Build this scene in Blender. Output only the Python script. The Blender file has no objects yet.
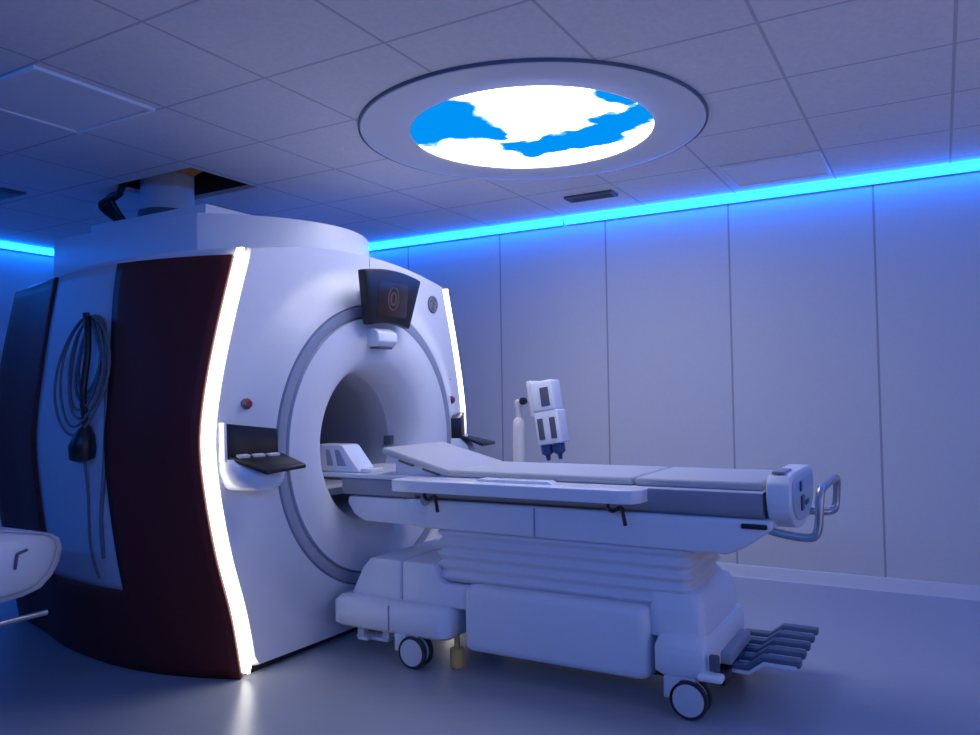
import bpy, bmesh, math, random
from mathutils import Vector, Matrix, noise
random.seed(4)
PI = math.pi
scene = bpy.context.scene
COL = scene.collection

# ------------------------------------------------------------------ materials
def nt(name):
    m = bpy.data.materials.new(name); m.use_nodes = True
    n = m.node_tree.nodes; l = m.node_tree.links
    return m, n, l, n['Principled BSDF']

def plastic(name, col, rough=0.4, var=0.04, spec=0.5, metal=0.0, bump=0.0, scale=30.0, coat=0.0):
    m, n, l, b = nt(name)
    tc = n.new('ShaderNodeTexCoord'); no = n.new('ShaderNodeTexNoise')
    no.inputs['Scale'].default_value = scale; no.inputs['Detail'].default_value = 4
    l.new(tc.outputs['Object'], no.inputs['Vector'])
    mix = n.new('ShaderNodeMix'); mix.data_type = 'RGBA'
    mix.inputs['A'].default_value = (*[c * (1 - var) for c in col], 1)
    mix.inputs['B'].default_value = (*[min(1, c * (1 + var)) for c in col], 1)
    l.new(no.outputs['Fac'], mix.inputs['Factor'])
    l.new(mix.outputs['Result'], b.inputs['Base Color'])
    b.inputs['Roughness'].default_value = rough
    b.inputs['Metallic'].default_value = metal
    b.inputs['Specular IOR Level'].default_value = spec
    b.inputs['Coat Weight'].default_value = coat
    if bump:
        bp = n.new('ShaderNodeBump'); bp.inputs['Strength'].default_value = bump
        bp.inputs['Distance'].default_value = 0.004
        l.new(no.outputs['Fac'], bp.inputs['Height']); l.new(bp.outputs['Normal'], b.inputs['Normal'])
    return m

def glow(name, col, k):
    m, n, l, b = nt(name)
    n.remove(b)
    e = n.new('ShaderNodeEmission'); e.inputs['Color'].default_value = (*col, 1)
    e.inputs['Strength'].default_value = k
    l.new(e.outputs[0], n['Material Output'].inputs['Surface'])
    return m

def lines_mat(name, col, line_col, specs, rough=0.6, spec=0.3, noise_scale=60, var=0.05):
    """specs: list of (axis, offset, pitch, half width) for joints running across world axes."""
    m, n, l, b = nt(name)
    geo = n.new('ShaderNodeNewGeometry'); sx = n.new('ShaderNodeSeparateXYZ')
    l.new(geo.outputs['Position'], sx.inputs[0])
    def mth(op, a, bb=None, c=None):
        q = n.new('ShaderNodeMath'); q.operation = op
        for i, v in enumerate((a, bb, c)):
            if v is None: continue
            if isinstance(v, (int, float)): q.inputs[i].default_value = v
            else: l.new(v, q.inputs[i])
        return q.outputs[0]
    mask = None
    for ax, off, pitch, hw in specs:
        s = mth('SUBTRACT', sx.outputs[ax], off - pitch / 2)
        s = mth('FLOORED_MODULO', s, pitch)
        s = mth('ABSOLUTE', mth('SUBTRACT', s, pitch / 2))
        s = mth('LESS_THAN', s, hw)
        mask = s if mask is None else mth('MAXIMUM', mask, s)
    no = n.new('ShaderNodeTexNoise'); no.inputs['Scale'].default_value = noise_scale
    no.inputs['Detail'].default_value = 5
    l.new(geo.outputs['Position'], no.inputs['Vector'])
    base = n.new('ShaderNodeMix'); base.data_type = 'RGBA'
    base.inputs['A'].default_value = (*[c * (1 - var) for c in col], 1)
    base.inputs['B'].default_value = (*[min(1, c * (1 + var)) for c in col], 1)
    l.new(no.outputs['Fac'], base.inputs['Factor'])
    out = base.outputs['Result']
    if mask is not None:
        mx = n.new('ShaderNodeMix'); mx.data_type = 'RGBA'
        l.new(mask, mx.inputs['Factor']); l.new(out, mx.inputs['A'])
        mx.inputs['B'].default_value = (*line_col, 1)
        out = mx.outputs['Result']
    l.new(out, b.inputs['Base Color'])
    b.inputs['Roughness'].default_value = rough
    b.inputs['Specular IOR Level'].default_value = spec
    bp = n.new('ShaderNodeBump'); bp.inputs['Strength'].default_value = 0.15
    bp.inputs['Distance'].default_value = 0.003
    l.new(no.outputs['Fac'], bp.inputs['Height']); l.new(bp.outputs['Normal'], b.inputs['Normal'])
    return m

M = {}
M['white'] = plastic('white_plastic', (.74, .74, .77), .38, .02)
M['white2'] = plastic('table_plastic', (.76, .76, .79), .42, .03)
M['gloss'] = plastic('gloss_white', (.82, .82, .84), .22, .02)
M['brown'] = plastic('brown_panel', (.13, .023, .019), .5, .10, .2)
M['recess'] = plastic('recess_panel', (.60, .60, .64), .5, .02)
M['ring'] = plastic('ring_grey', (.30, .33, .42), .35, .04)
M['bore'] = plastic('bore_liner', (.36, .36, .39), .5, .03)
M['black'] = plastic('black_plastic', (.012, .012, .014), .35, .1)
M['blackgloss'] = plastic('black_gloss', (.010, .010, .012), .38, .1)
M['grey'] = plastic('mid_grey', (.30, .31, .36), .45, .05)
M['darkgrey'] = plastic('dark_grey', (.10, .11, .14), .5, .06)
M['pad'] = plastic('vinyl_pad', (.50, .49, .50), .55, .04, bump=.1, scale=80)
M['bellow'] = plastic('bellow_fabric', (.70, .69, .73), .6, .04, bump=.1, scale=60)
M['metal'] = plastic('brushed_metal', (.45, .45, .48), .35, .06, metal=.85)
M['pipe'] = plastic('pipe_wrap', (.55, .56, .60), .5, .05)
M['capblue'] = plastic('end_cap_blue', (.42, .55, .72), .35, .04)
M['ridge'] = plastic('pedal_ridge', (.10, .12, .17), .5, .08)
M['cream'] = plastic('cream_plastic', (.78, .72, .66), .4, .03)
M['navy'] = plastic('navy_plastic', (.02, .05, .18), .35, .1)
M['red'] = plastic('red_button', (.28, .02, .04), .35, .1)
M['tyre'] = plastic('tyre_rubber', (.03, .03, .035), .6, .1)
M['hub'] = plastic('wheel_hub', (.60, .60, .63), .4, .03)
M['amber'] = plastic('amber_glow_tint', (.95, .50, .14), .45, .06)  # yellowish glow under the table put into the colour
M['cable'] = plastic('grey_cable', (.16, .15, .17), .5, .1)
M['void'] = plastic('void_dark', (.035, .025, .02), .8, .4, scale=8)
M['rust'] = plastic('rusty_insulation', (.75, .24, .05), .85, .5, scale=14, bump=.5)
M['screen'] = None
M['led_blue'] = glow('led_blue', (0.003, .160, 1.0), 31)
M['led_white'] = glow('led_white', (1.0, .97, .90), 5.0)

M['wall'] = lines_mat('wall_panels', (.62, .62, .65), (.34, .34, .40), [(0, -.355, .945, .007)], .55)
M['wall_plain'] = lines_mat('wall_paint', (.55, .55, .58), (0, 0, 0), [], .6)
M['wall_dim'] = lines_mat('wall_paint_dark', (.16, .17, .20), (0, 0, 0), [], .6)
M['ceil'] = lines_mat('ceiling_tiles', (.84, .81, .82), (.56, .55, .60), [(0, -.57, .66, .007), (1, 1.875, .615, .007)], .8, .2, 45, .10)
M['floor'] = lines_mat('floor_vinyl', (.34, .35, .39), (0, 0, 0), [], .30, .5, 25, .05)
M['tile'] = plastic('lighter_tile', (.90, .90, .92), .7, .05, scale=60)

def screen_mat():
    m, n, l, b = nt('display_glass')
    b.inputs['Base Color'].default_value = (.012, .010, .011, 1)
    b.inputs['Roughness'].default_value = .25
    b.inputs['Emission Color'].default_value = (.55, .30, .42, 1)
    b.inputs['Emission Strength'].default_value = .022
    return m
M['screen'] = screen_mat()
M['screen_icon'] = glow('display_icon', (.45, .36, .62), .16)

def sky_mat():
    m, n, l, b = nt('sky_picture')
    n.remove(b)
    at = n.new('ShaderNodeAttribute'); at.attribute_name = 'blue'
    geo = n.new('ShaderNodeNewGeometry')
    no = n.new('ShaderNodeTexNoise'); no.inputs['Scale'].default_value = 11; no.inputs['Detail'].default_value = 8
    l.new(geo.outputs['Position'], no.inputs['Vector'])
    s = n.new('ShaderNodeMath'); s.operation = 'MULTIPLY_ADD'
    l.new(no.outputs['Fac'], s.inputs[0]); s.inputs[1].default_value = .60; s.inputs[2].default_value = -.30
    a = n.new('ShaderNodeMath'); a.operation = 'ADD'
    l.new(at.outputs['Fac'], a.inputs[0]); l.new(s.outputs[0], a.inputs[1])
    r = n.new('ShaderNodeValToRGB')
    r.color_ramp.elements[0].position = .44; r.color_ramp.elements[0].color = (.86, .86, 1.02, 1)
    r.color_ramp.elements[1].position = .60; r.color_ramp.elements[1].color = (.0, .028, .088, 1)
    e2 = r.color_ramp.elements.new(.50); e2.color = (.04, .09, .12, 1)
    l.new(a.outputs[0], r.inputs[0])
    e = n.new('ShaderNodeEmission'); e.inputs['Strength'].default_value = SKY
    l.new(r.outputs[0], e.inputs['Color'])
    l.new(e.outputs[0], n['Material Output'].inputs['Surface'])
    return m
SKY = 10.5
M['sky'] = sky_mat()

# ------------------------------------------------------------------ mesh builder
class MB:
    def __init__(self): self.bm = bmesh.new()
    def merge(self, b, mat=None):
        if mat is not None: bmesh.ops.transform(b, matrix=mat, verts=b.verts)
        me = bpy.data.meshes.new('tmp'); b.to_mesh(me); b.free()
        self.bm.from_mesh(me); bpy.data.meshes.remove(me); return self
    def box(self, x0, x1, y0, y1, z0, z1, bev=0.0, seg=3, rot=None):
        b = bmesh.new(); bmesh.ops.create_cube(b, size=1)
        c = Vector(((x0+x1)/2, (y0+y1)/2, (z0+z1)/2))
        bmesh.ops.scale(b, vec=(abs(x1-x0), abs(y1-y0), abs(z1-z0)), verts=b.verts)
        if bev: bmesh.ops.bevel(b, geom=list(b.edges), offset=bev, segments=seg, profile=.5, affect='EDGES')
        T = Matrix.Translation(c)
        if rot is not None: T = T @ rot
        return self.merge(b, T)
    def loft(self, rings, cap0=True, cap1=True, closed=True):
        b = self.bm
        V = [[b.verts.new(p) for p in r] for r in rings]
        n = len(rings[0])
        for a, c in zip(V, V[1:]):
            for i in range(n if closed else n - 1):
                j = (i + 1) % n
                try: b.faces.new((a[i], a[j], c[j], c[i]))
                except ValueError: pass
        if cap0: b.faces.new(V[0][::-1])
        if cap1: b.faces.new(V[-1])
        return self
    def prism(self, poly, axis, a0, a1, bev=0.0, seg=2):
        """poly: 2D points in the two other axes (cyclic order y,z / x,z / x,y)."""
        def P(u, v, w): return {'x': (w, u, v), 'y': (u, w, v), 'z': (u, v, w)}[axis]
        b = bmesh.new()
        A = [b.verts.new(P(u, v, a0)) for u, v in poly]; B = [b.verts.new(P(u, v, a1)) for u, v in poly]
        n = len(poly)
        for i in range(n):
            j = (i + 1) % n; b.faces.new((A[i], A[j], B[j], B[i]))
        b.faces.new(A[::-1]); b.faces.new(B)
        bmesh.ops.recalc_face_normals(b, faces=b.faces)
        if bev: bmesh.ops.bevel(b, geom=list(b.edges), offset=bev, segments=seg, profile=.5, affect='EDGES', clamp_overlap=True)
        return self.merge(b)
    def tube(self, pts, r, seg=10, smooth=0):
        pts = [Vector(p) for p in pts]
        if smooth:
            out = []
            for i in range(len(pts) - 1):
                p0 = pts[max(0, i-1)]; p1 = pts[i]; p2 = pts[i+1]; p3 = pts[min(len(pts)-1, i+2)]
                for k in range(smooth):
                    t = k / smooth
                    out.append(.5*((2*p1)+(p2-p0)*t+(2*p0-5*p1+4*p2-p3)*t*t+(3*p1-p0-3*p2+p3)*t**3))
            out.append(pts[-1]); pts = out
        rings = []; up = Vector((0, 0, 1)); prev = None
        for i, p in enumerate(pts):
            d = (pts[min(i+1, len(pts)-1)] - pts[max(0, i-1)]).normalized()
            if prev is None:
                a = d.cross(up)
                if a.length < .05: a = d.cross(Vector((1, 0, 0)))
            else:
                a = prev - d * prev.dot(d)
            a.normalize(); prev = a; c = d.cross(a)
            rr = r[i] if isinstance(r, (list, tuple)) else r
            rings.append([p + (a*math.cos(2*PI*k/seg) + c*math.sin(2*PI*k/seg))*rr for k in range(seg)])
        return self.loft(rings)
    def lathe(self, prof, centre, axis='z', seg=40, cap0=True, cap1=True):
        """prof: list of (radius, position along axis)."""
        cx, cy, cz = centre; rings = []
        for r, h in prof:
            r = max(r, 1e-4); ring = []
            for k in range(seg):
                t = 2*PI*k/seg; u = r*math.cos(t); v = r*math.sin(t)
                ring.append({'z': (cx+u, cy+v, cz+h), 'x': (cx+h, cy+u, cz+v), 'y': (cx+v, cy+h, cz+u)}[axis])
            rings.append(ring)
        return self.loft(rings, cap0, cap1)
    def build(self, name, mat, parent=None, angle=35, solid=0.0):
        b = self.bm
        bmesh.ops.recalc_face_normals(b, faces=b.faces)
        if parent is not None:
            off = world_loc(parent)
            bmesh.ops.translate(b, vec=-off, verts=b.verts)
        me = bpy.data.meshes.new(name); b.to_mesh(me); b.free()
        me.materials.append(mat)
        for p in me.polygons: p.use_smooth = True
        me.set_sharp_from_angle(angle=math.radians(angle))
        o = bpy.data.objects.new(name, me); COL.objects.link(o)
        if parent is not None: o.parent = parent
        if solid:
            s = o.modifiers.new('thickness', 'SOLIDIFY'); s.thickness = solid; s.offset = -1
        return o

def world_loc(o):
    v = Vector((0, 0, 0))
    while o is not None: v += o.location; o = o.parent
    return v

def tag(o, label, cat, group=None):
    o['label'] = label; o['category'] = cat
    if group: o['group'] = group
    return o
def thing(name, label, cat, loc, group=None):
    o = bpy.data.objects.new(name, None); COL.objects.link(o); o.location = loc
    o.empty_display_size = .1
    return tag(o, label, cat, group)
def struct(name, mb, mat, angle=35):
    o = mb.build(name, mat, None, angle); o['kind'] = 'structure'; return o
def interp(tab, v):
    if v <= tab[0][0]: return tab[0][1]
    for (a, fa), (b, fb) in zip(tab, tab[1:]):
        if v <= b:
            t = (v - a)/(b - a); return fa + (fb - fa)*t
    return tab[-1][1]
def spline(tab, v):
    n = len(tab)
    if v <= tab[0][0]: return tab[0][1]
    for i in range(n - 1):
        a, fa = tab[i]; b, fb = tab[i+1]
        if v <= b:
            ma = ((fb - tab[i-1][1])/(b - tab[i-1][0])) if i > 0 else (fb-fa)/(b-a)
            mb = ((tab[i+2][1] - fa)/(tab[i+2][0] - a)) if i < n-2 else (fb-fa)/(b-a)
            h = b - a; t = (v - a)/h
            return (2*t**3-3*t*t+1)*fa + (t**3-2*t*t+t)*h*ma + (-2*t**3+3*t*t)*fb + (t**3-t*t)*h*mb
    return tab[-1][1]
def sm(a, b, v):
    t = min(1, max(0, (v-a)/(b-a))); return t*t*(3-2*t)

# ------------------------------------------------------------------ room
XL, XR, YN, YF, ZC = -7.15, 2.4, -1.9, 5.77, 2.72
struct('floor', MB().box(XL-.1, XR+.1, YN-.1, YF+.1, -.1, 0), M['floor'])
struct('wall_back', MB().box(XL-.1, XR+.1, YF, YF+.1, 0, 3.2), M['wall'])
struct('wall_left', MB().box(XL-.1, XL, YN, YF, 0, 3.2), M['wall_plain'])
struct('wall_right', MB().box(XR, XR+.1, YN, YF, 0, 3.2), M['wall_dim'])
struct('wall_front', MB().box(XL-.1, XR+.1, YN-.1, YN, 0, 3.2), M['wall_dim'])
HX0, HX1, HY0, HY1 = -4.72, -3.92, 3.22, 3.76
c = MB()
c.box(XL, HX0, YN, YF, ZC, ZC+.03); c.box(HX1, XR, YN, YF, ZC, ZC+.03)
c.box(HX0, HX1, YN, HY0, ZC, ZC+.03); c.box(HX0, HX1, HY1, YF, ZC, ZC+.03)
struct('ceiling', c, M['ceil'])
v = MB()
v.box(HX0-.03, HX0, HY0-.03, HY1+.03, ZC+.031, 3.15); v.box(HX1, HX1+.03, HY0-.03, HY1+.03, ZC+.031, 3.15)
v.box(HX0, HX1, HY0-.03, HY0, ZC+.031, 3.15); v.box(HX0, HX1, HY1, HY1+.03, ZC+.031, 3.15)
v.box(HX0-.03, HX1+.03, HY0-.03, HY1+.03, 3.15, 3.18)
struct('trim_1', v, M['void'])
struct('baseboard_back', MB().prism([(YF, 0), (YF-.03, 0), (YF-.022, .012), (YF-.016, .075), (YF-.008, .085), (YF, .085)], 'x', XL, XR), M['recess'])
struct('baseboard_left', MB().box(XL, XL+.014, YN, YF-.02, 0, .085, .003), M['gloss'])

def led(x0, x1, y0, y1, label):
    """a slim extruded channel with a round glowing diffuser, running along X or Y just under the ceiling."""
    t = thing('led_strip', label, 'light strip', ((x0+x1)/2, (y0+y1)/2, ZC-.06), 'blue strip lights along the wall tops')
    along_x = abs(x1-x0) > abs(y1-y0)
    z = ZC - .028
    b = MB(); b.tube([(x0, y0, z), (x1, y1, z)], .021, 12); b.build('diffuser', M['led_blue'], t)
    k = MB()
    if along_x: k.box(x0, x1, y0+.02, y0+.04, z-.026, z+.026)
    else:
        s = -1 if x0 < -2 else 1
        k.box(min(x0+s*.02, x0+s*.04), max(x0+s*.02, x0+s*.04), y0, y1, z-.026, z+.026)
    k.build('channel', M['metal'], t)
    return t
led(-7.05, -2.60, YF-.04, YF-.04, 'glowing blue strip light on the back wall, the length meeting the scanner')
led(-2.57, 2.30, YF-.04, YF-.04, 'glowing blue strip light on the back wall, the length running off at the right edge')
led(XL+.04, XL+.04, YN+.1, 4.39, 'glowing blue strip light on the left wall behind the scanner')

# sky panel
SX, SY = -1.868, 3.745
t = thing('sky_ceiling_light', 'large round ceiling light showing blue sky and white clouds in a wide white rim', 'ceiling light', (SX, SY, ZC))
MB().lathe([(.646, -.004), (.646, -.012), (.665, -.018), (.88, -.020), (.905, -.016), (.909, -.008), (.909, 0.0)], (SX, SY, ZC), 'z', 96, False, False).build('rim', M['white'], t)
MB().lathe([(.9085, 0), (.910, -.014), (.917, -.014), (.919, 0)], (SX, SY, ZC), 'z', 96, False, False).build('rim_shadow', M['darkgrey'], t)  # dark ring painted as the shadow gap around the rim
caps = [((-.40, -.36), (-.36, -.26), .155), ((-.24, -.38), (-.2, -.15), .11), ((-.34, -.14), (-.18, -.04), .03),
        ((-.20, .14), (-.07, .22), .07), ((-.07, .22), (.22, .26), .085), ((.22, .26), (.48, .15), .115), ((.48, .15), (.66, .0), .11),
        ((-.44, -.42), (-.20, -.50), .13), ((-.54, -.22), (-.44, -.36), .11), ((-.1,.24),(.3,.27),.12),
        ((.52, -.30), (.60, -.16), .045), ((.40,-.02),(.5,.05),.05)]
def blue_at(u, w):
    p = Vector((u*3.2, w*3.2, 2.0)); q = Vector((u*9, w*9, 5.0))
    u += .06*noise.noise(p) + .035*noise.noise(q); w += .06*noise.noise(p+Vector((7, 3, 1))) + .035*noise.noise(q+Vector((4, 8, 2)))
    best = -1
    for a, b, r in caps:
        a = Vector(a); b = Vector(b); d = b - a
        k = min(1, max(0, (Vector((u, w))-a).dot(d)/d.length_squared))
        best = max(best, (r + .02 - (Vector((u, w)) - a - d*k).length)/.10)
    return min(1, max(0, .5 + .5*best))
pb = MB(); NR, NS = 60, 160
rings = []
cv = pb.bm.verts.new((SX, SY, ZC-.006))
for i in range(1, NR+1):
    r = .650*i/NR
    rings.append([pb.bm.verts.new((SX+r*math.cos(2*PI*k/NS), SY+r*math.sin(2*PI*k/NS), ZC-.006)) for k in range(NS)])
for k in range(NS): pb.bm.faces.new((cv, rings[0][k], rings[0][(k+1) % NS]))
for a, b in zip(rings, rings[1:]):
    for k in range(NS): pb.bm.faces.new((a[k], b[k], b[(k+1) % NS], a[(k+1) % NS]))
so = pb.build('sky_picture', M['sky'], t)
att = so.data.attributes.new('blue', 'FLOAT', 'POINT')
for i, vx in enumerate(so.data.vertices):
    att.data[i].value = blue_at(vx.co.x, vx.co.y)

# ceiling fittings
def ceiling_panel(x0, x1, y0, y1, label, mat, name='ceiling_panel', cat='ceiling panel', drop=.022, group=None):
    t = thing(name, label, cat, ((x0+x1)/2, (y0+y1)/2, ZC), group)
    z1 = ZC; z0 = ZC - drop; w = .02
    f = MB(); f.box(x0, x1, y0, y0+w, z0, z1, .003); f.box(x0, x1, y1-w, y1, z0, z1, .003)
    f.box(x0, x0+w, y0+w, y1-w, z0, z1, .003); f.box(x1-w, x1, y0+w, y1-w, z0, z1, .003)
    f.build('frame', M['tile'] if mat is not M['darkgrey'] else M['grey'], t)
    MB().box(x0+w, x1-w, y0+w, y1-w, z0+.008, z1).build('panel', mat, t)
    return t
ceiling_panel(-3.88, -3.26, 1.88, 2.475, 'pale square panel set proud in the ceiling at the far left', M['tile'], drop=.016)
ceiling_panel(-1.165, -.575, 4.96, 5.465, 'pale square panel in the ceiling beside the blue strip light', M['tile'])
tv = thing('ceiling_vent', 'small dark slatted vent in the ceiling between sky light and blue strip', 'vent', (-2.12, 5.18, ZC))
fv = MB(); fv.box(-2.3, -1.94, 5.11, 5.13, ZC-.02, ZC, .003); fv.box(-2.3, -1.94, 5.23, 5.25, ZC-.02, ZC, .003)
fv.box(-2.3, -2.28, 5.13, 5.23, ZC-.02, ZC, .003); fv.box(-1.96, -1.94, 5.13, 5.23, ZC-.02, ZC, .003); fv.build('frame', M['darkgrey'], tv)
MB().box(-2.28, -1.96, 5.13, 5.23, ZC-.004, ZC).build('backing', M['black'], tv)
for k in range(3):
    MB().box(-2.28, -1.96, 5.145+k*.036, 5.150+k*.036, ZC-.018, ZC-.004, rot=Matrix.Rotation(.5, 4, 'X')).build('slat', M['darkgrey'], tv)
tv = thing('ceiling_vent', 'narrow dark vent in the ceiling at the left edge, above the left strip light', 'vent', (-5.45, 2.95, ZC))
MB().box(-5.62, -5.30, 2.86, 3.02, ZC-.015, ZC, .004).build('frame', M['darkgrey'], tv)
MB().box(-5.59, -5.33, 2.89, 2.99, ZC-.018, ZC-.015).build('grille', M['black'], tv)

# opening above the scanner: insulation, pipe, cables
ins = MB()
for k in range(9):
    px = -4.10 + random.uniform(-.05, .07); py = 3.36 + random.uniform(-.06, .16); pz = 2.80 + random.uniform(-.01, .10)
    b = bmesh.new(); bmesh.ops.create_icosphere(b, subdivisions=3, radius=.07)
    for vv in b.verts: vv.co *= 1 + .35*noise.noise(vv.co*14 + Vector((k, 0, 0)))
    ins.merge(b, Matrix.Translation((px, py, pz)))
tag(ins.build('insulation', M['rust'], None, 60), 'rust-brown insulation glimpsed inside the dark ceiling opening above the scanner', 'insulation')
pp = thing('vent_pipe', 'grey wrapped pipe rising from the scanner top into the ceiling opening', 'pipe', (-4.49, 3.5, 2.46))
MB().lathe([(.168, 0), (.170, .1), (.170, .62)], (-4.49, 3.5, 2.461), 'z', 36).build('duct', M['pipe'], pp)
MB().lathe([(.171, 0.0), (.184, 0.005), (.184, .045), (.171, .05)], (-4.49, 3.5, 2.52), 'z', 36, False, False).build('clamp_band', M['darkgrey'], pp)
cb = thing('cable_bundle', 'dark bundle of cables hanging from the ceiling opening beside the grey pipe', 'cables', (-4.75, 3.4, 2.46))
for k in range(6):
    a = random.uniform(-.06, .06); bb = random.uniform(-.05, .05)
    MB().tube([(-4.68+a*.3, 3.30+bb*.5, 2.86), (-4.69+a*.2, 3.29+bb*.4, 2.70), (-4.84+a*1.3, 3.28+bb, 2.655+a*.5), (-4.80+a, 3.34+bb, 2.55), (-4.74+a*.4, 3.42+bb, 2.475)], .016, 8, 6).build('cable', M['black'], cb)

# ------------------------------------------------------------------ scanner
Y0, CZ, XF, XB = 3.535, 1.05, -2.87, -4.92
HZ = [(0, .868), (.3, .93), (.6, 1.02), (.9, 1.085), (1.12, 1.108), (1.35, 1.08), (1.65, 1.008), (2.02, .90)]
BX = [(0, 0), (.2, .075), (.45, .135), (.75, .15), (1.2, .09), (1.65, -.04), (2.1, -.15)]
hz = lambda z: spline(HZ, z)
bx = lambda x: spline(BX, XF - x)
ZT = 2.0
sc = thing('mri_scanner', 'large white medical scanner with round bore, dark brown side panels and white light strips', 'scanner', (-3.8, Y0, 0))

def side_y(x, z, s): return Y0 + s*(hz(z) + bx(x) - .32*sm(0, .5, XF-x)*max(0, hz(z)-.90))
xe1 = lambda z: -3.43 - .09*sm(1.3, 2.0, z) + .0*z          # front edge of the inset
xe2 = lambda z: -4.10 - .05*sm(1.3, 2.0, z)
for s in (-1, 1):
    def patch(mb, xa, xb, z0, z1, nu, nz, off=0.0, zb=None):
        V = []
        for j in range(nz+1):
            row = []
            for i in range(nu+1):
                u = i/nu; zz0 = z0(u) if callable(z0) else z0
                zz1 = z1(u) if callable(z1) else z1; z = zz0 + (zz1-zz0)*j/nz
                a = xa(z) if callable(xa) else xa; b = xb(z) if callable(xb) else xb
                x = a + (b-a)*u
                row.append(mb.bm.verts.new((x, side_y(x, z, s) - s*off, z)))
            V.append(row)
        for j in range(nz):
            for i in range(nu):
                mb.bm.faces.new((V[j][i], V[j][i+1], V[j+1][i+1], V[j+1][i]))
    low = .385
    p = MB()
    patch(p, XF-.012, xe1, .40, ZT-.02, 12, 30)
    patch(p, xe1, xe2, .006, .40, 12, 8)
    patch(p, XF-.012, xe1, .006, .40, 12, 8); patch(p, xe2, XB, .006, .40, 14, 8)
    patch(p, xe2, XB, .40, ZT-.02, 14, 30)
    bmesh.ops.remove_doubles(p.bm, verts=p.bm.verts, dist=.0005)
    p.build('side_panel', M['brown'], sc, 40, solid=.025)
    r = MB(); patch(r, lambda z: xe1(z)+.0, lambda z: xe2(z)-.0, low, ZT-.015, 12, 30, .006)
    rp = r.build('inset_panel', M['recess'], sc, 40, solid=.02)
    if s == -1:
        g = MB()
        for q in (.36, .70):
            pts = []
            for j in range(20):
                z = .43 + (1.98-.43)*j/19; x = xe1(z)+(xe2(z)-xe1(z))*q
                pts.append((x, side_y(x, z, s)+.007, z))
            g.tube(pts, .0035, 6)
        g.build('seam', M['grey'], rp)

# top arch of the body
ztop = lambda dy: 2.025 + .10*(1 - min(1, abs(dy)/.9)**2)
top = MB(); nx, ny = 16, 24; V = []
for i in range(nx+1):
    x = XF-.01 + (XB-XF+.01)*i/nx; row = []
    w = hz(ZT) + bx(x) - .012
    for j in range(ny+1):
        d = -1 + 2*j/ny
        zz = ztop(d*.9) - .03*sm(.93, 1, abs(d))
        row.append(top.bm.verts.new((x, Y0 + d*w, zz)))
    V.append(row)
for i in range(nx):
    for j in range(ny): top.bm.faces.new((V[i][j], V[i+1][j], V[i+1][j+1], V[i][j+1]))
top.build('top_panel', M['white'], sc, 40, solid=.03)
# rear panel with bore hole
def out_r(th, inset=0.0, xx=XF):
    lo, hi = .3, 2.2
    def inside(r):
        y = r*math.cos(th); z = CZ + r*math.sin(th)
        if z < .035: return False
        if z > ztop(y) - (0 if xx == XF else .10): return False
        return abs(y) < hz(min(z, 2.03)) + (bx(xx) - .32*max(0, hz(z)-.90) if xx != XF else 0) - inset
    for _ in range(40):
        m = (lo+hi)/2
        if inside(m): lo = m
        else: hi = m
    return lo
NT = 160
def polar(mb, rows):
    V = [[mb.bm.verts.new(f(2*PI*k/NT)) for k in range(NT)] for f in rows]
    for a, b in zip(V, V[1:]):
        for k in range(NT): mb.bm.faces.new((a[k], a[(k+1) % NT], b[(k+1) % NT], b[k]))
rb = MB()
polar(rb, [lambda t: (XB+.01, Y0+0.41*math.cos(t), CZ+0.41*math.sin(t)),
           lambda t: (XB+.01, Y0+.9*out_r(t, .02, XB)*math.cos(t), CZ+.9*out_r(t, .02, XB)*math.sin(t)),
           lambda t: (XB+.04, Y0+out_r(t, .02, XB)*math.cos(t), CZ+out_r(t, .02, XB)*math.sin(t))])
rb.build('rear_panel', M['white'], sc, 40, solid=.02)

# front cover: dished face
D = .12
def depth(r):
    if r <= .46: return D
    if r <= .72: return D + .012*sm(.46, .60, r) - .012*sm(.60, .72, r)
    if r <= 1.0: return D - .012 - (D-.025)*sm(.74, 1.0, r)
    return .013
fc = MB(); rows = []
def fixed(r, d): return lambda t: (XF+d, Y0+r*math.cos(t), CZ+r*math.sin(t))
for r, d in [(.400, -.12), (.402, -.05), (.409, .0), (.424, .05), (.447, .088), (.475, .110), (.51, D)]: rows.append(fixed(r, d))
for k in range(1, 9): rows.append(fixed(.51+.19*k/8, depth(.51+.19*k/8)))
rows += [fixed(.704, D-.03), fixed(.772, D-.03)]
for k in range(0, 11):
    r = .776+.224*k/10; rows.append(lambda t, r=r: (XF+depth(r), Y0+min(r, out_r(t, .055))*math.cos(t), CZ+min(r, out_r(t, .055))*math.sin(t)))
for q in (.35, .7, .96, 1.0):
    def f(t, q=q):
        ro = max(out_r(t, .055), 1.0 if out_r(t, .055) > 1.0 else out_r(t, .055)); r = min(1.0, ro)
        rr = r + (ro-r)*q
        d = depth(r) if q < 1 else -.02
        if q < 1 and ro <= 1.0: d = depth(ro) - .0005*q
        return (XF+d, Y0+rr*math.cos(t), CZ+rr*math.sin(t))
    rows.append(f)
polar(fc, rows)
fco = fc.build('front_cover', M['white'], sc, 30)
MB().lathe([(.705, D-.029), (.712, D-.010), (.738, D-.004), (.764, D-.010), (.771, D-.029)], (XF, Y0, CZ), 'x', 120, False, False).build('face_ring', M['ring'], sc)
MB().lathe([(.400, -.12), (.398, -.3), (.398, XB-XF+.01)], (XF, Y0, CZ), 'x', 90, False, False).build('bore_tube', M['bore'], sc, solid=-.02)
br = MB(); br.box(-4.72, -2.95, Y0-.245, Y0+.245, .765, .80, .006); br.build('bore_bridge', M['white2'], sc)
MB().box(-3.0, -2.945, 3.905, 3.945, 1.015, 1.07, .004).build('bore_sensor', M['darkgrey'], sc)
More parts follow.
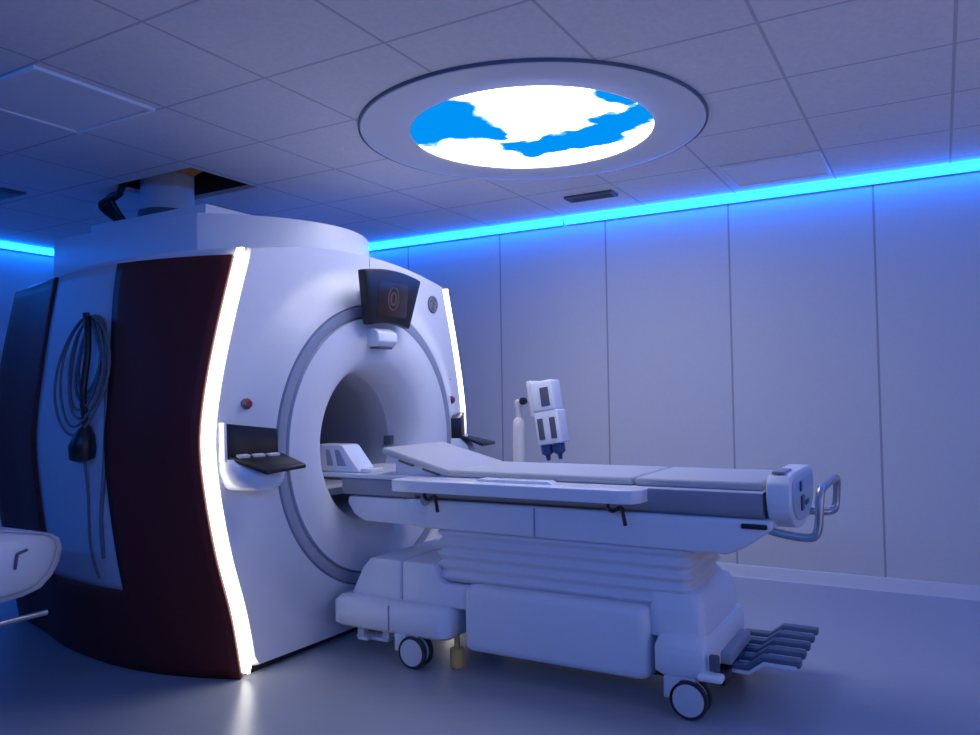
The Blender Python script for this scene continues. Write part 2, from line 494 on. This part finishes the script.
# plinth
pl = MB()
ring = []
for s in (-1, 1):
    xs = [XF-.03 + (XB-XF+.06)*k/16 for k in range(17)]
    if s == 1: xs = xs[::-1]
    for x in xs: ring.append((x, Y0 + s*(hz(0)+bx(x)-.05)))
pl.prism(ring, 'z', 0, .05); pl.build('plinth', M['black'], sc)

# white light strips on the front edges
for s in (-1, 1):
    rg = []
    for j in range(41):
        z = .022 + (2.025-.022)*j/40; y = hz(z); w = .054
        if j in (0, 40): w = .026
        a = []
        for (dx, dy) in ((.016, .006), (.020, .018), (.020, w-.016), (.014, w-.004), (-.02, w-.004), (-.02, .006)):
            a.append((XF+dx, Y0+s*(y-dy+.004), z))
        rg.append(a)
    MB().loft(rg).build('light_strip', M['led_white'], sc, 60)

# top covers
cv = MB()
pts = []
for k in range(25):
    y = 2.83 + (4.24-2.83)*k/24
    pts.append((-3.0-.80*(y-Y0)**2, y))
poly = pts + [(-4.68, 4.24), (-4.68, 2.83)]
cv.prism(poly, 'z', 1.99, 2.30, .008, 2); cv.build('top_cover', M['white'], sc, 30)
MB().prism([(-3.60, 3.06), (-3.60, 4.01), (-4.66, 4.01), (-4.66, 3.06)], 'z', 2.295, 2.425, .008).build('upper_cover', M['white'], sc, 30)
MB().box(-2.90, -2.855, 3.60, 3.604, 2.06, 2.115).build('cover_seam', M['grey'], sc)

# in-room display
dc = Vector((-2.66, 3.535, 1.86))
ds = MB()
outl = []
for k in range(13):
    u = -1+2*k/12; outl.append((u*.262, .125+.028*(1-u*u)))
outl = outl[::-1]
bott = []
for k in range(9):
    u = -1+2*k/8; bott.append((u*.182, -.165+.022*(1-u*u)))
poly = outl + bott
tilt = Matrix.Translation(dc) @ Matrix.Rotation(math.radians(6), 4, 'Y')
def tprism(poly, x0, x1, bev, name, mat, par):
    m = MB(); m.prism(poly, 'x', x0, x1, bev)
    bmesh.ops.transform(m.bm, matrix=tilt, verts=m.bm.verts); return m.build(name, mat, par)
dh = tprism(poly, -.035, .02, .012, 'display', M['blackgloss'], sc); dh['label'] = 'black tapered display above the bore'
tprism([(-.135, .085), (-.135, -.105), (.135, -.105), (.135, .085)], .018, .0225, .001, 'screen', M['screen'], dh)
ic = MB(); pts = [(0.0245, .045*math.cos(2*PI*k/28), -.005+.062*math.sin(2*PI*k/28)) for k in range(29)]
ic.tube(pts, .004, 6); ic.tube([(0.0245, .022*math.cos(2*PI*k/20), -.005+.034*math.sin(2*PI*k/20)) for k in range(21)], .006, 6)
bmesh.ops.transform(ic.bm, matrix=tilt, verts=ic.bm.verts); ic.build('screen_icon', M['screen_icon'], dh)
MB().box(-2.79, -2.675, 3.44, 3.63, 1.78, 1.93, .01).build('display_mount', M['white2'], sc)
# lamp box below it
lb = MB(); lb.prism([(-2.765, 1.585), (-2.765, 1.685), (-2.70, 1.690), (-2.66, 1.665), (-2.655, 1.615), (-2.68, 1.585)], 'y', 3.425, 3.60, .01, 3)
lbo = lb.build('intercom_box', M['gloss'], sc); MB().box(-2.74, -2.675, 3.45, 3.575, 1.575, 1.586, .004).build('grille', M['darkgrey'], lbo)
# consoles
for s in (-1, 1):
    yA, yB = (2.505, 2.83) if s == -1 else (4.24, 4.565)
    ya, yb = yA, yB
    fy = (lambda y: y) if s == -1 else (lambda y: 2*Y0 - y)
    def hexa(bot, topp, bev):
        b = bmesh.new(); n = len(bot)
        L = [b.verts.new((p[0], fy(p[1]), p[2])) for p in bot]; U = [b.verts.new((p[0], fy(p[1]), p[2])) for p in topp]
        for i in range(n): b.faces.new((L[i], L[(i+1) % n], U[(i+1) % n], U[i]))
        b.faces.new(L[::-1]); b.faces.new(U); bmesh.ops.recalc_face_normals(b, faces=b.faces)
        bmesh.ops.bevel(b, geom=list(b.edges), offset=bev, segments=2, profile=.5, affect='EDGES')
        return MB().merge(b)
    ko = hexa([(-2.865, 2.518, 1.035), (-2.815, 2.514, 1.035), (-2.705, 2.722, 1.035), (-2.80, 2.76, 1.035)],
              [(-2.865, 2.518, 1.195), (-2.825, 2.514, 1.195), (-2.715, 2.722, 1.165), (-2.80, 2.76, 1.165)], .005).build('console_display', M['black'], sc)
    hexa([(-2.816, 2.532, 1.075), (-2.812, 2.530, 1.075), (-2.715, 2.710, 1.070), (-2.72, 2.714, 1.07)],
         [(-2.823, 2.532, 1.178), (-2.819, 2.530, 1.178), (-2.720, 2.710, 1.150), (-2.725, 2.714, 1.15)], .001).build('screen', M['blackgloss'], ko)
    A = [(-2.825, 2.512, 1.050), (-2.625, 2.565, .984) if s == -1 else (-2.62, 2.43, .998), (-2.545, 2.735, 1.004), (-2.705, 2.735, 1.056)]
    kbo = hexa([(p[0], p[1], p[2]-.020) for p in A], A, .006).build('control_shelf', M['black'], sc)
    for i in range(3):
        t0 = .08 + .3*i; x0 = -2.80+.11*t0; y0 = 2.525+.2*t0
        hexa([(x0, y0, 1.036), (x0+.022, y0, 1.034), (x0+.045, y0+.045, 1.036), (x0+.023, y0+.045, 1.04)],
             [(x0, y0, 1.054), (x0+.022, y0, 1.050), (x0+.045, y0+.045, 1.052), (x0+.023, y0+.045, 1.056)], .002).build('key', M['cream'], kbo)
    hb = MB(); rg = []
    for (z, g) in ((1.032, 0), (.985, -.002), (.94, .012), (.905, .028), (.89, .05)):
        P = [(-2.86, 2.505+g), (-2.79, 2.505+g), (-2.715+g*.3, 2.535+g), (-2.665-g*.8, 2.60+g*.3), (-2.640-g*.9, 2.67-g*.6), (-2.655-g*.5, 2.72-g), (-2.78, 2.76-g)]
        if z > 1.0: P = [(-2.86, 2.505), (-2.80, 2.505), (-2.785, 2.525), (-2.765, 2.57), (-2.745, 2.64), (-2.715, 2.72), (-2.78, 2.76)]
        elif z > .98: P = [(-2.86, 2.503), (-2.79, 2.503), (-2.735, 2.535), (-2.70, 2.59), (-2.67, 2.66), (-2.665, 2.72), (-2.78, 2.76)]
        rg.append([(x, fy(y), z) for x, y in P])
    hb.loft(rg); hb.build('shelf_bracket', M['gloss'], sc, 50)
    hexa([(-2.865, 2.499, 1.02), (-2.815, 2.499, 1.02), (-2.813, 2.513, 1.02), (-2.865, 2.517, 1.02)], [(-2.865, 2.499, 1.20), (-2.82, 2.499, 1.20), (-2.82, 2.513, 1.20), (-2.865, 2.517, 1.20)], .003).build('console_trim', M['gloss'], sc)
    yb_ = 2.645 if s == -1 else 4.425
    MB().lathe([(.026, -.02), (.026, .008), (.023, .012)], (XF+.036, yb_, 1.283), 'x', 24).build('bezel', M['darkgrey'], sc)
    MB().lathe([(.021, .010), (.018, .020), (.006, .022)], (XF+.036, yb_, 1.283), 'x', 24).build('stop_button', M['red'], sc)
# badge
bd = MB(); bd.lathe([(.056, 0), (.056, .006), (.052, .009)], (XF+.012, 4.25, 1.905), 'x', 36); bdo = bd.build('badge', M['darkgrey'], sc)
bdo['label'] = 'small round dark grey emblem'
sw = MB(); bxx = XF+.022
sw.tube([(bxx, 4.25+.047*math.cos(2*PI*k/36), 1.905+.047*math.sin(2*PI*k/36)) for k in range(37)], .0025, 6)
for a in (0, PI/2, PI, 3*PI/2):
    pts = []
    for k in range(14):
        tt = k/13; rr = .012+.026*tt; an = a + 2.4*tt
        pts.append((bxx, 4.25+rr*math.cos(an), 1.905+rr*math.sin(an)))
    sw.tube(pts, .003, 6)
sw.build('emblem', M['grey'], bdo)
MB().box(XF+.012, XF+.016, 4.33, 4.46, 1.418, 1.422).build('handle_slot', M['grey'], sc)

# cable hanging on the inset panel
def on_panel(x, z, off=.012): return (x, side_y(x, z, -1)-off, z)
hc = thing('hanging_cable', 'looped grey cable with black plug hanging on the scanner side', 'cable', on_panel(-3.65, 1.7, 0))
MB().tube([on_panel(-3.62, 1.715, -.01), on_panel(-3.62, 1.715, .06), on_panel(-3.62, 1.74, .075)], .016, 10, 3).build('hook', M['black'], hc)
for k in range(6):
    w = .085+.022*k + random.uniform(-.01, .01); h = .19+.02*k; cx = -3.60 + random.uniform(-.02, .02); ct = 1.725
    pts = []
    for i in range(37):
        t_ = 2*PI*i/36
        pts.append(on_panel(cx + w*math.sin(t_)*(1+.1*math.sin(t_*2+k)), ct - h + h*math.cos(t_), .022+.008*k))
    MB().tube(pts, .0065, 8).build('cable_loop', M['cable'], hc)
MB().tube([on_panel(-3.61, 1.72, .07), on_panel(-3.57, 1.55, .06), on_panel(-3.59, 1.35, .04), on_panel(-3.55, 1.22, .04), on_panel(-3.53, 1.16, .045)], .016, 10, 5).build('cord', M['black'], hc)
MB().tube([on_panel(-3.53, 1.19, .045), on_panel(-3.53, 1.15, .05), on_panel(-3.54, 1.09, .055), on_panel(-3.55, 1.04, .05), on_panel(-3.55, 1.02, .045)], [.02, .045, .062, .058, .02], 16).build('plug', M['black'], hc)
MB().tube([on_panel(-3.61, 1.72, .05), on_panel(-3.45, 1.42, .03), on_panel(-3.44, 1.0, .02), on_panel(-3.50, .75, .02), on_panel(-3.53, .55, .02)], .010, 8, 6).build('cord', M['cable'], hc)
MB().tube([on_panel(-3.55, 1.03, .04), on_panel(-3.58, .85, .02), on_panel(-3.62, .60, .02), on_panel(-3.60, .44, .02)], .007, 8, 6).build('cord', M['cable'], hc)

# ------------------------------------------------------------------ patient table
tb = thing('patient_table', 'white wheeled patient table with grey padded top docked to the scanner', 'medical table', (-1.5, 3.5, 0))
YA, YZ = 3.20, 3.80
# table top
TT = MB(); rg = []
for x in (-2.30, -2.28, -.66, -.62):
    i = .01 if x in (-2.30,) else 0
    rg.append([(x, YA+i, .905-i), (x, YA-.004+i, .87), (x, YA+.006+i, .83), (x, YA+.05, .795), (x, YZ-.05, .795), (x, YZ-.006-i, .83), (x, YZ+.004-i, .87), (x, YZ-i, .905-i)])
TT.loft(rg); TT.build('tabletop', M['grey'], tb, 40)
MB().box(-2.93, -.62, YA+.01, YZ-.01, .888, .912, .006).build('top_plate', M['gloss'], tb)
# extension to the bore
MB().box(-2.755, -2.28, YA+.02, YZ-.02, .80, .888, .012).build('bridge', M['grey'], tb)
lg = MB(); lg.prism([(-2.70, .795), (-2.705, .76), (-2.66, .70), (-2.60, .672), (-2.20, .665), (-2.20, .795)], 'y', YA+.01, YZ-.01, .012); lg.build('bridge_cover', M['white2'], tb)
# arm board on the near side and far side
for ya, yb in ((3.075, 3.222), (3.778, 3.925)):
    am = MB(); p = [(-2.325, ya+.01), (-2.315, ya), (-1.16, ya), (-1.11, ya+.02), (-1.085, ya+.06), (-1.08, yb), (-2.325, yb)]
    am.prism(p, 'z', .850, .908, .016, 4); am.build('armboard', M['gloss'], tb)
rp = MB(); rp.prism([(-1.91, .900), (-1.87, .922), (-1.52, .922), (-1.48, .900)], 'y', 3.15, 3.222, .005); rp.build('arm_pad', M['gloss'], tb)
# mattress
def pad(x0, x1, z0, z1, name='pad'):
    m = MB(); m.box(x0, x1, YA+.025, YZ-.025, z0, z1, .016, 4); return m.build(name, M['pad'], tb)
pad(-2.10, -1.155, .912, .948); pad(-1.148, -.625, .912, .948)
hp = MB(); ang = math.radians(14.5); L = .42
hp.box(-L/2, L/2, YA+.02, YZ-.02, -.018, .018, .015, 4)
c = Vector((-2.085 - L/2*math.cos(ang), 0, .930+L/2*math.sin(ang)))
bmesh.ops.transform(hp.bm, matrix=Matrix.Translation(c) @ Matrix.Rotation(ang, 4, 'Y'), verts=hp.bm.verts)
hp.build('head_pad', M['pad'], tb)
wd = MB(); wd.prism([(-2.06, .91), (-2.42, .91), (-2.42, 1.0), (-2.12, .922)], 'y', YA+.045, YZ-.045, .004); wd.build('head_wedge', M['white2'], tb)
for a, b in ((.06, .16), (.22, .31)):
    m = MB(); m.box(-(b-a)/2, (b-a)/2, YA+.028, YA+.05, -.006, .006, .002)
    k = (a+b)/2
    bmesh.ops.transform(m.bm, matrix=Matrix.Translation((-2.085-k*math.cos(ang)-.004, 0, .908+k*math.sin(ang))) @ Matrix.Rotation(ang, 4, 'Y'), verts=m.bm.verts)
    m.build('slot', M['darkgrey'], tb)
# end cap
ec = []
for k in range(29):
    u = PI*k/28; ec.append((3.5 - .305*math.cos(u), .90 - .155*math.sin(u)**.75 if math.sin(u) > 0 else .90))
ecap = ec + [(3.802, .945), (3.77, .975), (3.70, .982), (3.30, .982), (3.23, .975), (3.198, .945)]
MB().prism(ecap, 'x', -.605, -.515, .010, 3).build('end_cap', M['white2'], tb)
inner = [(3.5+(a-3.5)*.86, .90+(b-.90)*.80) for a, b in ecap]
eco = MB().prism(inner, 'x', -.516, -.508, .003).build('end_plate', M['capblue'], tb)
MB().box(-.508, -.502, 3.40, 3.47, .82, .88, .003).build('latch', M['navy'], eco)
MB().box(-.508, -.503, 3.52, 3.60, .83, .85, .002).build('latch', M['navy'], eco)
MB().box(-.508, -.503, 3.38, 3.42, .90, .94, .002).build('latch', M['navy'], eco)
MB().box(-.59, -.54, 3.24, 3.40, .980, .991, .004).build('cap_grip', M['grey'], tb)
# skirt below the top
sk = MB(); sk.prism([(-2.33, .80), (-2.33, .70), (-2.25, .66), (-.76, .655), (-.69, .69), (-.585, .765), (-.585, .80)], 'y', YA+.012, YZ-.012, .012, 3); sk.build('skirt', M['white2'], tb)
MB().box(-1.622, -1.616, YA+.008, YA+.02, .665, .792).build('skirt_seam', M['grey'], tb)
# bellows
bl = MB(); rg = []
nf = 5; z0, z1 = .41, .668
def rr(x0, x1, y0, y1, z, r, n=5):
    P = []
    for cx, cy, a0 in ((x1-r, y0+r, -PI/2), (x1-r, y1-r, 0), (x0+r, y1-r, PI/2), (x0+r, y0+r, PI)):
        for k in range(n+1):
            a = a0 + PI/2*k/n; P.append((cx+r*math.cos(a), cy+r*math.sin(a), z))
    return P
for k in range(nf*8+1):
    f = k/8; z = z0 + (z1-z0)*f/nf; o = .009*math.cos(2*PI*f)
    rg.append(rr(-2.17+o, -.925-o, YA+.035+o, YZ-.035-o, z, .05))
bl.loft(rg); bl.build('bellows', M['bellow'], tb, 80)
# base
bs = MB(); rg = []
for z, o in ((.115, .012), (.125, .003), (.15, 0), (.37, 0), (.395, .004), (.41, .02), (.415, .05)):
    rg.append(rr(-1.99+o, -1.085-o, YA-.025+o, YZ+.025-o, z, .05))
bs.loft(rg); bs.build('base_cover', M['white2'], tb, 50)
ub = MB(); rg = []
for z, o in ((.30, 0), (.40, .0), (.47, .02), (.485, .05)):
    rg.append(rr(-1.10, -.855-o, YA+.005+o, YZ-.005-o, z, .05))
ub.loft(rg); ub.build('foot_cover', M['white2'], tb, 50)
bu = MB(); rg = []
for z, o in ((.155, .02), (.175, .0), (.27, 0), (.31, .015), (.325, .04)):
    rg.append(rr(-1.06+o, -.835-o, YA-.05+o, YZ+.05-o, z, .04))
bu.loft(rg); bu.build('bumper', M['white2'], tb, 50)
MB().box(-1.96, -.80, YA+.08, YZ-.08, .11, .155, .005).build('chassis', M['black'], tb)
# dock end
dk = MB(); rg = []
for z, o in ((.148, .02), (.165, 0), (.27, 0), (.295, .02), (.30, .04)):
    rg.append(rr(-2.745+o, -2.045-o, YA-.075+o, YZ+.075-o, z, .05))
dk.loft(rg); dk.build('dock_bumper', M['white2'], tb, 50)
du = MB(); du.prism([(-2.68, .29), (-2.60, .44), (-2.55, .49), (-2.36, .492), (-2.36, .29)], 'y', YA+.0, YZ-.0, .012, 3)
du.build('dock_housing', M['white2'], tb)
du = MB(); du.prism([(-2.354, .29), (-2.354, .492), (-2.16, .492), (-2.14, .42), (-2.10, .40), (-1.98, .40), (-1.98, .29)], 'y', YA+.0, YZ-.0, .012, 3)
du.build('dock_housing', M['white2'], tb)
MB().box(-2.385, -2.377, YA-.078, YA-.07, .165, .285).build('dock_seam', M['grey'], tb)
MB().lathe([(.05, 0), (.06, .01), (.06, .05), (.05, .06)], (-2.11, YA+.07, .46), 'y', 20).build('dock_roller', M['grey'], tb)
lp = MB(); lp.box(-2.66, -2.46, YA+.02, YA+.10, .07, .085, .004); lp.box(-2.62, -2.56, YA-.02, YA+.02, .075, .09, .004); lp.box(-2.5, -2.46, YA+.03, YA+.07, .08, .15)
lp.box(-2.66, -2.62, YA+.03, YA+.07, .08, .15); lp.build('dock_latch', M['white2'], tb)
ft = MB(); ft.lathe([(.030, 0), (.036, .008), (.036, .09), (.014, .10), (.014, .16)], (-2.065, 3.25, 0), 'z', 20); fto = ft.build('amber_glow_post', M['amber'], tb); fto['label'] = 'small amber post standing in for a glow under the table'  # orange post added in place of the yellowish light under the table
# casters
for (x, y, hx) in ((-2.245, 3.16, -.0), (-.915, 3.185, -.0), (-2.245, 3.84, 0), (-.915, 3.815, 0)):
    r = .078; s = -1 if y < 3.5 else 1
    ca = MB(); top_z = .16
    ca.box(x-.10, x-.035, y+s*.005, y+s*.04, .075, top_z, .006)
    ca.box(x-.10, x+.03, y-.03, y+.03, top_z-.03, top_z+.005, .006)
    co = ca.build('caster', M['hub'], tb)
    for off in (-.028, .030):
        MB().lathe([(r-.014, -.012), (r-.003, -.012), (r, -.006), (r, .006), (r-.003, .012), (r-.014, .012)], (x, y+off, r), 'y', 36).build('wheel', M['tyre'], co)
    hub = MB()
    for off in (-.028, .030): hub.lathe([(.0, -.0165), (r-.016, -.015), (r-.013, -.010), (r-.013, .010), (r-.016, .015), (0, .0165)], (x, y+off, r), 'y', 30)
    hub.tube([(x, y-.03, r), (x, y+.03, r)], .012, 10)
    hub.build('hub', M['hub'], co)
bp = MB(); bp.box(-.875, -.775, 3.13, 3.19, .165, .195, .013, 4); bp.build('brake_pedal', M['gloss'], tb)
MB().box(-.83, -.79, 3.148, 3.172, .205, .27, .008).build('brake_knob', M['darkgrey'], tb)
# push handle
hd = MB()
P = [(-.62, 3.24, .765), (-.56, 3.23, .752), (-.47, 3.23, .742), (-.435, 3.23, .752), (-.422, 3.235, .79), (-.418, 3.24, .86), (-.416, 3.25, .90), (-.413, 3.28, .925), (-.41, 3.40, .932),
     (-.41, 3.66, .930), (-.41, 3.74, .922), (-.412, 3.765, .90), (-.415, 3.77, .85), (-.42, 3.765, .80), (-.43, 3.74, .782), (-.47, 3.70, .78), (-.60, 3.70, .78)]
hd.tube(P, .016, 12, 4); hd.build('push_handle', M['metal'], tb)
MB().box(-.705, -.605, YA+.0, YA+.03, .765, .785, .006).build('release_lever', M['black'], tb)
for hxp in (-2.12, -1.185):
    h = MB()
    h.tube([(hxp-.05, 3.14, .85), (hxp-.05, 3.14, .825), (hxp-.03, 3.138, .812), (hxp-.005, 3.138, .826), (hxp+.012, 3.138, .828), (hxp+.018, 3.138, .80), (hxp+.026, 3.138, .755)], .0085, 8, 4)
    h.build('strap_hook', M['black'], tb)
MB().lathe([(.024, 0), (.024, .012), (.018, .016)], (-2.20, 3.18, .80), 'y', 20).build('knob', M['grey'], tb)
# ribbed foot pedal
pd = MB(); pd.prism([(-.90, .13), (-.90, .142), (-.735, .142), (-.675, .188), (-.545, .188), (-.545, .176), (-.67, .176), (-.73, .13)], 'y', 3.40, 3.96, .003)
pdo = pd.build('foot_pedal', M['white2'], tb)
for k in range(5):
    y = 3.415+k*.125
    rdg = MB(); rdg.prism([(-.86, .142), (-.86, .160), (-.742, .162), (-.682, .208), (-.530, .208), (-.530, .180), (-.675, .186), (-.735, .142)], 'y', y, y+.055, .005)
    rdg.build('ridge', M['ridge'], pdo)
MB().box(-.90, -.79, 3.36, 3.74, .17, .22, .01).build('pedal_mount', M['grey'], tb)

# coil housing resting on the table end
hcx = thing('head_coil', 'small white slope-ended box with grey marks on table end inside the bore', 'coil', (-2.7, 3.3, .912))
hb = MB(); hb.prism([(-2.97, .913), (-2.97, 1.055), (-2.775, 1.055), (-2.76, 1.047), (-2.655, .925), (-2.655, .913)], 'y', 3.24, 3.38, .012, 3); hb.build('housing', M['gloss'], hcx)
mk = MB(); mk.prism([(-2.865, .945), (-2.875, 1.03), (-2.850, 1.03), (-2.825, .945)], 'y', 3.236, 3.242, .001); mk.build('vent_mark', M['ring'], hcx)
mk = MB(); mk.prism([(-2.795, .945), (-2.815, 1.03), (-2.785, 1.03), (-2.735, .945)], 'y', 3.236, 3.242, .001); mk.build('vent_mark', M['ring'], hcx)

MB().box(-2.65, -2.58, 3.25, 3.36, .913, .935, .006).build('tongue', M['gloss'], hcx)

# ------------------------------------------------------------------ injector stand
ij = thing('injector_stand', 'white contrast injector on a pole stand behind the patient table', 'medical stand', (-2.42, 4.6, 0))
b = MB()
for k in range(5):
    a = 2*PI*k/5 + .3; b.tube([(-2.42, 4.6, .11), (-2.42+.26*math.cos(a), 4.6+.26*math.sin(a), .085)], .018, 8)
bo = b.build('base', M['white2'], ij)
for k in range(5):
    a = 2*PI*k/5 + .3
    MB().lathe([(.02, -.014), (.034, -.012), (.034, .012), (.02, .014)], (-2.42+.26*math.cos(a), 4.6+.26*math.sin(a), .034), 'y', 20).build('caster', M['tyre'], bo)
    MB().box(-2.42+.26*math.cos(a)-.012, -2.42+.26*math.cos(a)+.012, 4.6+.26*math.sin(a)-.012, 4.6+.26*math.sin(a)+.012, .06, .09).build('fork', M['hub'], bo)
MB().lathe([(.04, .09), (.04, 1.10), (.036, 1.14), (.020, 1.16), (.020, 1.22), (.026, 1.23), (.026, 1.27), (.012, 1.28)], (-2.42, 4.6, 0), 'z', 24).build('pole', M['cream'], ij)
MB().tube([(-2.42, 4.6, 1.25), (-2.38, 4.6, 1.265), (-2.29, 4.6, 1.275)], .014, 10, 3).build('arm', M['white2'], ij)
MB().lathe([(.014, -.02), (.024, -.015), (.024, .015), (.014, .02)], (-2.372, 4.575, 1.268), 'y', 16).build('knob', M['black'], ij)
hr = Matrix.Translation((-2.195, 4.6, 1.19)) @ Matrix.Rotation(math.radians(-8), 4, 'Y')
def ipart(mb, name, mat, par):
    bmesh.ops.transform(mb.bm, matrix=hr, verts=mb.bm.verts); return mb.build(name, mat, par)
hd_ = ipart(MB().box(-.085, .075, -.07, .07, .01, .21, .018), 'head', M['gloss'], ij)
ipart(MB().box(-.015, .045, -.076, -.068, .045, .165, .003), 'screen', M['darkgrey'], hd_)
ipart(MB().box(-.115, -.075, -.06, .08, -.02, .225, .016), 'lit_side', M['cream'], ij)  # cream block gives the head's lit left face by colour
lo_ = ipart(MB().box(-.085, .085, -.065, .065, -.20, .015, .012), 'syringe_cradle', M['gloss'], ij)
for k in (-.045, .040):
    ipart(MB().box(k-.02, k+.02, -.071, -.063, -.165, -.03, .004), 'syringe_slot', M['darkgrey'], lo_)
    sy = MB(); sy.lathe([(.012, -.30), (.016, -.27), (.038, -.255), (.040, -.205), (.03, -.198)], (k, -.02, 0), 'z', 20)
    ipart(sy, 'syringe', M['navy'], ij)
    tp = MB(); tp.tube([(k, -.02, -.29), (k, -.02, -.40)], .009, 8); ipart(tp, 'syringe_tip', M['cream'], ij)

# ------------------------------------------------------------------ trolley at the left edge
tr = thing('coil_trolley', 'white moulded trolley with metal push bar at the left edge of the photo', 'trolley', (-3.95, 1.74, 0))
rg = []
HALF = [(0, .795), (.11, .786), (.24, .760), (.32, .737), (.352, .712), (.362, .668), (.350, .612), (.318, .555), (.265, .508), (.19, .489), (.11, .483)]
PROF = HALF + [(0, .480)] + [(-a, b) for a, b in HALF[:0:-1]]
def bowl(x, s): return [(x, 1.735+a*s, .650+(b-.655)*s + (1-s)*.06) for a, b in PROF]
tray = MB(); tray.loft([bowl(-4.58, .9), bowl(-4.55, 1), bowl(-3.42, 1), bowl(-3.385, .985), bowl(-3.362, .95), bowl(-3.355, .90), bowl(-3.368, .875), bowl(-3.345, .85), bowl(-3.335, .80)])
tro = tray.build('tray', M['white'], tr, 50)
MB().tube([(-3.334, 1.863, .618), (-3.330, 1.864, .640), (-3.330, 1.868, .672), (-3.330, 1.876, .682), (-3.334, 1.912, .690)], .006, 8, 4).build('strap', M['darkgrey'], tro)
MB().box(-4.45, -3.45, 1.60, 1.84, .44, .50, .01).build('frame', M['white2'], tr)
MB().tube([(-3.375, 1.38, .40), (-3.375, 1.70, .40), (-3.375, 2.02, .40)], .013, 12, 2).build('push_bar', M['metal'], tr)
for yb in (1.50, 1.70):
    MB().tube([(-3.47, yb, .46), (-3.42, yb, .44), (-3.375, yb, .40)], .011, 10, 4).build('bar_bracket', M['white2'], tr)
for x in (-4.35, -3.62):
    for y in (1.58, 1.80):
        lgo = MB().box(x-.02, x+.02, y-.02, y+.02, .085, .45, .005).build('leg', M['white2'], tr)
        MB().lathe([(.02, -.014), (.042, -.012), (.042, .012), (.02, .014)], (x, y, .042), 'y', 20).build('caster', M['tyre'], lgo)
        MB().box(x-.012, x+.012, y-.022, y+.022, .05, .09, .003).build('caster_fork', M['hub'], lgo)

# ------------------------------------------------------------------ lights, world, camera
w = bpy.data.worlds.new('world'); scene.world = w; w.use_nodes = True
w.node_tree.nodes['Background'].inputs[0].default_value = (.05, .12, .5, 1)
w.node_tree.nodes['Background'].inputs[1].default_value = 0.0
def area(name, loc, rot, sx, sy, col, p):
    d = bpy.data.lights.new(name, 'AREA'); d.shape = 'RECTANGLE'; d.size = sx; d.size_y = sy; d.color = col; d.energy = p
    o = bpy.data.objects.new(name, d); COL.objects.link(o); o.location = loc; o.rotation_euler = rot; return o
# the strip lights that continue along the right wall and the wall behind the camera
area('right_wall_strip', (XR-.08, 1.9, ZC-.06), (0, math.radians(75), 0), .05, 7.0, (.003, .19, 1.0), 24)
area('front_wall_strip', (-.4, YN+.08, ZC-.06), (math.radians(65), 0, 0), 5.0, .05, (.003, .19, 1.0), 60)
# added soft fill at the right wall, lifting scanner front and ceiling
area('right_wall_fill', (XR-.05, 3.2, 1.3), (0, math.radians(100), 0), 1.0, 1.6, (.98, .86, .95), 8)
# second added fill, nearer the camera, brightening floor and table side
area('near_right_fill', (XR-.05, .9, 1.05), (0, math.radians(90), 0), 2.0, .9, (1.0, .88, .90), 9)

cam = bpy.data.cameras.new('camera'); co = bpy.data.objects.new('camera', cam); COL.objects.link(co)
import numpy as np
v1 = np.array([-887-490, 417-367.5, 788.]); v1 /= np.linalg.norm(v1)
v2 = np.array([942-490, 390-367.5, 788.]); v2 /= np.linalg.norm(v2)
X = -v1; Yv = v2 - np.dot(v2, X)*X; Yv /= np.linalg.norm(Yv); Zv = np.cross(X, Yv)
R = np.stack([X, Yv, Zv])
right = R @ np.array([1, 0, 0.]); up = R @ np.array([0, -1., 0]); back = R @ np.array([0, 0, -1.])
mw = Matrix(((right[0], up[0], back[0], 0), (right[1], up[1], back[1], 0), (right[2], up[2], back[2], 1.3), (0, 0, 0, 1)))
co.matrix_world = mw
cam.sensor_width = 36; cam.lens = 788/980*36; cam.clip_start = .05
scene.camera = co
vs = scene.view_settings
scene.display_settings.display_device = 'sRGB'
vs.view_transform = 'Standard'; vs.look = 'None'; vs.exposure = 0.0; vs.gamma = 1.0; vs.use_curve_mapping = False
